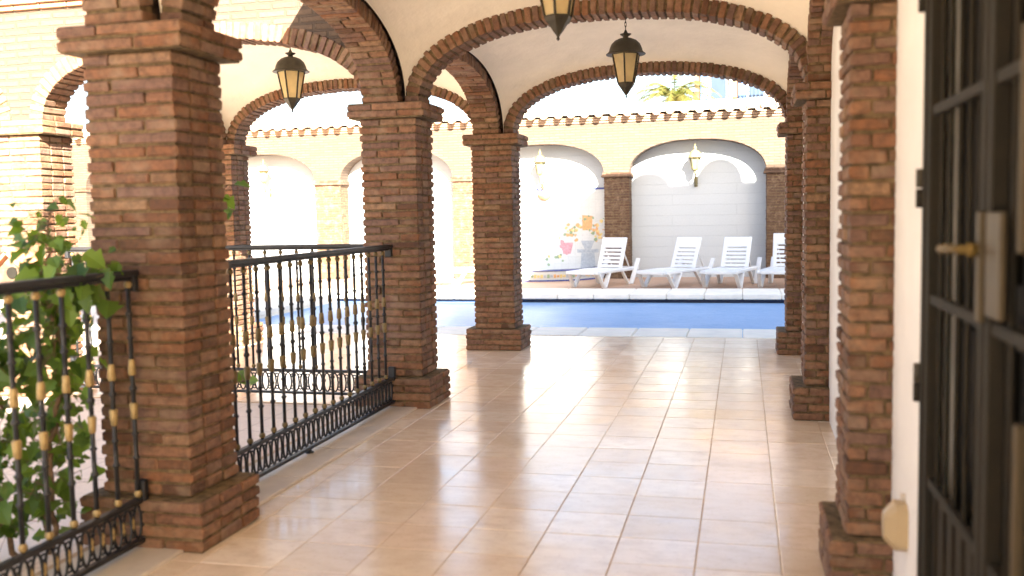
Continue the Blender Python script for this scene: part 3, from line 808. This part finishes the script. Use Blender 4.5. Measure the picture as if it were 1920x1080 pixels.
# pedestal with urn
poly([(-3.36, 0.16), (-3.02, 0.16), (-3.05, 0.52), (-3.33, 0.52)], GREYGLAZE)
poly([(-3.42, 0.525), (-2.96, 0.525), (-2.96, 0.6), (-3.42, 0.6)], GREYGLAZE)
poly([(-3.26, 0.605), (-3.12, 0.605), (-3.04, 0.78), (-3.34, 0.78)], GREYGLAZE)
b.build('painted_pedestal', t); b = MB()
poly([(-3.30, 1.0), (-3.10, 1.0), (-3.08, 1.30), (-3.30, 1.32)], ORANGEGLAZE); b.build('painted_blossom', t)
bouquet(-3.18, 1.12, 0.17, 0.14, 34, G5); bouquet(-3.55, 0.98, 0.13, 0.09, 22, G5); bouquet(-3.0, 0.9, 0.1, 0.08, 12, G5)
b = MB(); poly([(-3.72, 0.50), (-3.56, 0.50), (-3.50, 0.74), (-3.78, 0.74)], PINKGLAZE)
for k in range(10): blob(-3.64 + R2.gauss(0, .08), 0.66 + R2.gauss(0, .08), .04, PINKGLAZE)
b.build('painted_vase', t)
bouquet(-4.35, 1.05, 0.20, 0.10, 26, [YELLOWGLAZE, YELLOWGLAZE, GREENGLAZE, ORANGEGLAZE]); bouquet(-3.95, 0.4, 0.12, 0.05, 8, [YELLOWGLAZE, GREENGLAZE])
bouquet(-5.0, 0.95, 0.14, 0.14, 20, G5)

t = thing('fountain_basin', (-4.1, BW, 0), 'low half-round fountain basin with blue tile bands below the mural', 'fountain')
def halfring(b, r0, r1, z0, z1, mat, n=28):
    b.prism([(-4.1 + 1.0 * r1 * math.cos(a), BW - 0.02 - r1 * math.sin(a)) for a in [math.pi * k / n for k in range(n + 1)]] +
            [(-4.1 + 1.0 * r0 * math.cos(a), BW - 0.02 - r0 * math.sin(a)) for a in [math.pi * k / n for k in range(n, -1, -1)]], lambda u, v, d: (u, v, d), z0, z1, mat)
b = MB(); halfring(b, 1.05, 1.26, 0, 0.205, GLAZED); b.build('wall', t)
b = MB(); halfring(b, 1.255, 1.268, 0.0, 0.03, BLUEBAND); halfring(b, 1.04, 1.275, 0.205, 0.232, BLUEBAND); b.build('blue_band', t)
b = MB()
for k in range(60):
    a = math.pi * (k + .5) / 60; c = Vector((-4.1 + 1.264 * math.cos(a), BW - .02 - 1.264 * math.sin(a), 0.105))
    b.brick(c, Vector((-math.sin(a), -math.cos(a), 0)), Vector((math.cos(a), -math.sin(a), 0)), Z, (0.024, 0.004, 0.024 + .012 * (k % 2)), R2.choice([YELLOWGLAZE, GREENGLAZE, GREYGLAZE, ORANGEGLAZE]), 0.003, 0.003)
b.build('patterned_tiles', t)
b = MB(); b.prism([(-4.1 + 1.05 * math.cos(a), BW - 0.02 - 1.05 * math.sin(a)) for a in [math.pi * k / 28 for k in range(29)]], lambda u, v, d: (u, v, d), 0.01, 0.15, WATER); b.build('water', t)

t = thing('wall_planter', (-4.1, BW - 0.02, 1.65), 'terracotta half bowl fixed to the wall under the lantern of the mural niche', 'planter')
b = MB(); n = 10
prof = [(0.02, 0.0), (0.07, 0.015), (0.12, 0.05), (0.15, 0.10), (0.165, 0.125), (0.165, 0.14), (0.14, 0.14)]
o = 0
for r, z in prof:
    for k in range(n + 1):
        a = math.pi * k / n; b.v.append(Vector((-4.1 + r * math.cos(a), BW - .016 - r * math.sin(a), 1.64 + z)))
for i in range(len(prof) - 1):
    for k in range(n): b.face([i * (n + 1) + k, i * (n + 1) + k + 1, (i + 1) * (n + 1) + k + 1, (i + 1) * (n + 1) + k], TERRA, True)
b.face(list(range((len(prof) - 1) * (n + 1), len(prof) * (n + 1))), TERRA)
b.face([i * (n + 1) for i in range(len(prof))] + [i * (n + 1) + n for i in reversed(range(len(prof)))], TERRA)
b.build('bowl', t)

def wall_lantern(x, label):
    y = BW - 0.33
    t = thing('wall_lantern', (x, BW, 1.95), label, 'wall lantern', 'ochre lanterns on the far wall'); z = 2.17; c = (x, y, z)
    b = MB(); b.blk(x - .035, x + .035, BW - .02, BW - .001, 1.86, 2.06, GOLDLAMP, .008); b.build('back_plate', t)
    b = MB(); b.tube([(x, BW - .02, 1.93), (x, BW - .12, 1.90), (x, BW - .22, 1.93), (x, BW - .30, 2.02), (x, y, 2.10), (x, y, 2.18)], [.014, .016, .014, .013, .018, .022], GOLDLAMP, 8)
    b.tube([(x, BW - .02, 2.03), (x, BW - .10, 2.06), (x, BW - .14, 2.0), (x, BW - .10, 1.95), (x, BW - .07, 1.98)], .009, GOLDLAMP, 6); b.build('bracket', t)
    b = MB(); b.lathe([(0.03, 0.0), (0.06, 0.02), (0.07, 0.035)], c, GOLDLAMP, 6, False)
    for k in range(6):
        a = k * math.pi / 3; b.bar((x + .066 * math.cos(a), y + .066 * math.sin(a), z + .03), (x + .112 * math.cos(a), y + .112 * math.sin(a), z + .27), .014, .014, GOLDLAMP)
    b.build('cage', t)
    b = MB(); b.lathe([(.062, .036), (.106, .268)], c, PALEGLASS, 6, False); b.build('glass', t)
    b = MB(); b.lathe([(.15, .268), (.155, .275), (.135, .30), (.125, .33), (.10, .375), (.06, .41), (.03, .42), (.022, .44), (.035, .455), (.03, .48), (.012, .50), (.006, .55)], c, GOLDLAMP, 18); b.build('hood', t)
wall_lantern(-0.93, 'ochre wall lantern in the shaded niche above the white loungers')
wall_lantern(-4.13, 'ochre wall lantern in the mural niche above the terracotta bowl')
wall_lantern(-10.5, 'ochre wall lantern in the leftmost niche, beside the grey wing column')

# ------------------------------------------------------------------ sun loungers
def make_lounger(loc, ang, label, back=62):
    t = thing('sun_lounger', (0, 0, 0), label, 'sun lounger', 'white loungers along the pool')
    w = 0.29
    b = MB()
    for k in range(10):
        y = 0.04 + k * 0.112; zz = 0.30 + 0.018 * math.sin(k / 9 * math.pi)
        b.blk(-w + .035, w - .035, y, y + 0.092, zz - .012, zz + .012, WHITEPL, 0.006)
    b.build('seat', t)
    b = MB()
    for s in (-1, 1):
        b.blk(s * w - .035, s * w + .035, 0.0, 1.75, 0.255, 0.315, WHITEPL, 0.012)
    b.blk(-w + .034, w - .034, -0.01, 0.045, 0.25, 0.318, WHITEPL, 0.012); b.blk(-w + .034, w - .034, 1.70, 1.75, 0.255, 0.312, WHITEPL, 0.01)
    b.build('frame', t)
    b = MB(); ca, sa = math.cos(rad(back)), math.sin(rad(back))
    ax = Vector((1, 0, 0)); ay = Vector((0, ca, sa)); az = ax.cross(ay)
    at = lambda q: Vector((0, 1.13, 0.31)) + ay * q
    Lb = 0.625
    for s in (-1, 1): b.brick(at(Lb / 2) + ax * s * 0.222, ax, ay, az, (0.035, Lb / 2, 0.018), WHITEPL, 0.008, 0)
    b.brick(at(Lb - 0.10), ax, ay, az, (0.19, 0.10, 0.015), WHITEPL, 0.008, 0)
    for k in range(6): b.brick(at(0.045 + k * 0.080), ax, ay, az, (0.19, 0.026, 0.011), WHITEPL, 0.005, 0)
    b.build('backrest', t)
    b = MB(); p = at(0.42)
    for s in (-1, 1): b.bar(p + ax * s * .18, (s * .18, 1.62, 0.29), 0.025, 0.02, WHITEPL)
    b.build('prop', t)
    for s in (-1, 1):
        b = MB(); b.bar((s * (w + .005), 0.52, 0.27), (s * (w + .025), 0.30, 0.0), 0.035, 0.085, WHITEPL, X, .01); b.bar((s * (w + .005), 0.08, 0.27), (s * (w + .025), 0.27, 0.0), 0.033, 0.07, WHITEPL, X, .01); b.build('leg', t)
        b = MB(); b.bar((s * (w + .045), 1.70, 0.47), (s * (w + .045), 1.36, 0.0), 0.035, 0.085, WHITEPL, X, .01); b.bar((s * (w + .005), 1.05, 0.27), (s * (w + .03), 1.28, 0.0), 0.032, 0.06, WHITEPL, X, .01); b.build('leg', t)
    t.location = loc; t.rotation_euler = (0, 0, -rad(ang))
    return t
for loc, ang, lab, bk in (((-5.80, 17.55, 0), 40, 'sunlit white lounger glimpsed between the two left columns', 50),
                      ((-2.83, 17.0, 0), 19, 'white lounger in front of the tile mural, left of the shaded row', 66),
                      ((-1.58, 16.95, 0), 26, 'white lounger under the right wall lantern, turned the most to the left', 64),
                      ((-0.42, 16.95, 0), 14, 'white lounger at the centre of the blank white niche, third along', 62),
                      ((0.55, 16.95, 0), 12, 'white lounger half hidden by the farthest right pilaster, backrest nearly upright', 80)):
    make_lounger(loc, ang, lab, bk)

# ------------------------------------------------------------------ plants
def leaf(b, p, d, n, L, W, mat):
    """lobed leaf: base p, direction d, normal n"""
    d = d.normalized(); s = d.cross(n)
    if s.length < 1e-3: s = d.orthogonal()
    s.normalize(); n = s.cross(d)
    pts = [(0, 0), (.12, .33), (.34, .30), (.42, .52), (.66, .30), (.80, .22), (1, 0)]
    o = len(b.v)
    for u, w_ in pts: b.v.append(p + d * (u * L) + s * (w_ * W) + n * (w_ * W * .3 - u * u * L * .22))
    for u, w_ in pts[1:-1]: b.v.append(p + d * (u * L) - s * (w_ * W) + n * (w_ * W * .3 - u * u * L * .22))
    k = len(pts)
    mid = [o]; 
    for u, w_ in pts[1:-1]:
        b.v.append(p + d * (u * L) - n * (u * u * L * .22)); mid.append(len(b.v) - 1)
    mid.append(o + k - 1)
    for i in range(k - 1):
        a0, a1 = o + i, o + i + 1
        f = [mid[i], a0, a1, mid[i + 1]]; f = [x for j, x in enumerate(f) if x not in f[:j]]; b.face(f, mat, False)
        c0 = o if i == 0 else o + k + i - 1; c1 = o + k - 1 if i == k - 2 else o + k + i
        f = [mid[i], mid[i + 1], c1, c0]; f = [x for j, x in enumerate(f) if x not in f[:j]]; b.face(f, mat, False)
def vine(loc, stems, nleaf, label, spread, name='climbing_vine', pot=False):
    R = random.Random(int(loc[1] * 100))
    t = thing(name, loc, label, 'plant')
    b = MB(); f = MB()
    for st in stems:
        pts = [Vector(p) for p in st]; fine = []
        for p, q in zip(pts, pts[1:]):
            for k in range(8): fine.append(p.lerp(q, k / 8) + Vector((R.gauss(0, .008), R.gauss(0, .008), R.gauss(0, .004))))
        fine.append(pts[-1]); m = len(fine)
        b.tube(fine, [0.011 * (1 - .75 * i / m) + .0015 for i in range(m)], STEM, 6)
        nl = int(nleaf * sum((q - p).length for p, q in zip(pts, pts[1:])))
        for k in range(nl):
            q = fine[R.randrange(3, m)]
            off = Vector((R.gauss(0, spread), R.gauss(0, spread), R.gauss(0, spread * .8)))
            e = q + off; b.tube([q, q.lerp(e, .5) + Vector((0, 0, .012)), e], 0.0013, STEM, 4)
            d = Vector((R.uniform(-1, 1), R.uniform(-1, 1), R.uniform(-1.2, .25)))
            n = Vector((R.uniform(-.5, .5), R.uniform(-1, 0), R.uniform(.1, 1)))
            L = R.choice((.03, .04, .055, .07, .085, .10)) * R.uniform(.85, 1.15); leaf(f, e, d, n, L, L * R.uniform(.8, 1.1), LEAF)
    b.build('stem', t); f.build('foliage', t)
    return t
vine((-2.85, 3.25, 0), [[(-2.80, 3.30, 0), (-2.83, 3.33, .35), (-2.74, 3.36, .75), (-2.76, 3.33, 1.1), (-2.72, 3.32, 1.42)],
                        [(-2.86, 3.2, 0), (-2.90, 3.1, .4), (-2.84, 3.15, .8), (-2.92, 3.1, 1.15)],
                        [(-2.92, 3.05, 0), (-3.0, 2.95, .3), (-2.93, 3.0, .7), (-2.86, 3.12, 1.0)],
                        [(-2.78, 3.3, .02), (-2.72, 3.25, .45), (-2.68, 3.28, .8), (-2.66, 3.22, 1.05), (-2.56, 3.18, 1.18), (-2.48, 3.2, 1.1)],
                        [(-2.95, 2.95, 0), (-3.02, 2.85, .25), (-2.96, 2.8, .5)]],
     160, 'leafy green climbing vine behind the foreground railing beside the big column', 0.065)
t = vine((-2.95, 4.72, 0.28), [[(-2.95, 4.72, .26), (-2.93, 4.68, .5), (-2.85, 4.66, .8)], [(-2.95, 4.75, .26), (-2.87, 4.85, .42), (-2.78, 4.88, .46)],
                            [(-2.97, 4.7, .26), (-2.95, 4.62, .9), (-2.80, 4.6, 1.35), (-2.68, 4.62, 1.56)]], 22, 'potted green plant behind the second railing', 0.05, 'potted_plant')
b = MB(); b.lathe([(0.09, -.28), (0.13, -.05), (0.145, -.04), (0.145, 0.0), (0.12, 0.0), (0.11, -.03)], (-2.95, 4.72, 0.28), TERRA, 20); b.build('pot', t)

# little gabled terracotta niche in front of the wing pillar
t = thing('gabled_niche', (-5.47, 6.37, 0.86), 'small gabled terracotta box with a round hole on the sunlit wing column', 'wall ornament')
b = MB(); b.blk(-5.58, -5.36, 6.20, 6.445, 0.86, 1.03, BRICK_BROWN, 0.008); b.prism([(-5.58, 1.03), (-5.36, 1.03), (-5.47, 1.13)], lambda u, v, d: (u, d, v), 6.21, 6.44, BRICK_BROWN); b.build('body', t)
b = MB(); b.bar((-5.64, 6.31, 1.005), (-5.462, 6.31, 1.165), 0.30, 0.025, TERRA, Z); b.bar((-5.30, 6.31, 1.005), (-5.478, 6.31, 1.165), 0.30, 0.025, TERRA, Z); b.build('roof', t)
b = MB(); b.tube([(-5.45, 6.19, 1.0), (-5.45, 6.205, 1.0)], 0.045, DARKDOOR, 16); b.build('hole', t)  # solid dark disc, its colour gives the shade inside the hole

# palm and houses beyond the garden wall
t = thing('palm_tree', (-2.1, 31, -0.9), 'sunlit palm tree rising behind the garden wall', 'tree')
b = MB(); R = random.Random(5)
pts = [(-2.1 + .04 * math.sin(i), 31, -0.9 + i * 0.42) for i in range(15)]
b.tube(pts, [0.24 - .004 * i + .02 * (i % 2) for i in range(15)], TERRA, 12); b.build('trunk', t)
b = MB()
for k in range(46):
    az = k * 2.399; el = R.uniform(-0.9, 1.2); L = R.uniform(1.5, 2.2); c = Vector((-2.1, 31, 5.0))
    h = Vector((math.cos(az), math.sin(az), 0)); pr = []
    for i in range(11):
        s = i / 10; pr.append(c + h * (L * s * math.cos(el * .8)) + Z * (L * (s * math.sin(el) - .75 * s * s)))
    b.tube(pr, [.022 * (1 - .8 * i / 10) for i in range(11)], PALM, 4)
    sd = h.cross(Z)
    for i in range(1, 11):
        for q in range(3):
            p = pr[i - 1].lerp(pr[i], q / 3); d = (pr[i] - pr[i - 1]).normalized()
            for s in (-1, 1):
                e = p + (d * .55 + sd * s * .75 - Z * R.uniform(.1, .5)).normalized() * (.42 * (1 - .5 * i / 10)); o = len(b.v)
                w_ = d * .022; b.v += [p - w_, p + w_, e]; b.face([o, o + 1, o + 2], PALM)
b.build('crown', t)
t = thing('salmon_house', (1.2, 42, -0.9), 'salmon coloured house with blue shutters and balcony behind the garden wall', 'house')
b = MB(); b.box(-1.9, 5.5, 40, 46, -0.9, 9.5, PINKHOUSE); b.build('wall', t)
for x0 in (-1.25, 0.25, 1.75):
    for z0 in (3.0, 5.85):
        q = MB(); q.blk(x0 - .08, x0 + .68, 39.93, 39.998, z0 - .1, z0 + 1.5, WHITEPL, .01); w_ = q.build('window', t)
        q = MB(); q.box(x0, x0 + .6, 39.90, 39.928, z0, z0 + 1.4, SHUTTER); q.build('pane', w_)
        q = MB(); q.blk(x0 - .42, x0 - .1, 39.9, 39.95, z0 - .02, z0 + 1.42, BLUEPAINT, .01); q.build('shutter', w_)
b = MB(); b.blk(-1.6, 3.0, 39.0, 39.9, 5.35, 5.5, WHITEPL, .02); b.build('balcony', t)
b = MB(); b.bar((-0.1, 39.05, 6.4), (3.0, 39.05, 6.4), .05, .05, BLUEPAINT)
for k in range(21): b.bar((-0.08 + k * .147, 39.05, 5.5), (-0.08 + k * .147, 39.05, 6.38), .025, .025, BLUEPAINT)
b.build('balcony_rail', t)
b = MB(); b.blk(-0.52, -0.40, 39.6, 39.9, -0.9, 9.0, WHITEPL, .02); b.build('downpipe', t)
t = thing('pale_house', (-11, 45, -0.9), 'pale rendered house beyond the left half of the garden wall', 'house')
b = MB(); b.box(-16, -5.2, 42, 50, -0.9, 5.4, WHITEWALL); b.build('wall', t)
b = MB(); b.box(-16.3, -4.9, 41.6, 50.3, 5.4, 5.6, TERRA); b.build('roof', t)
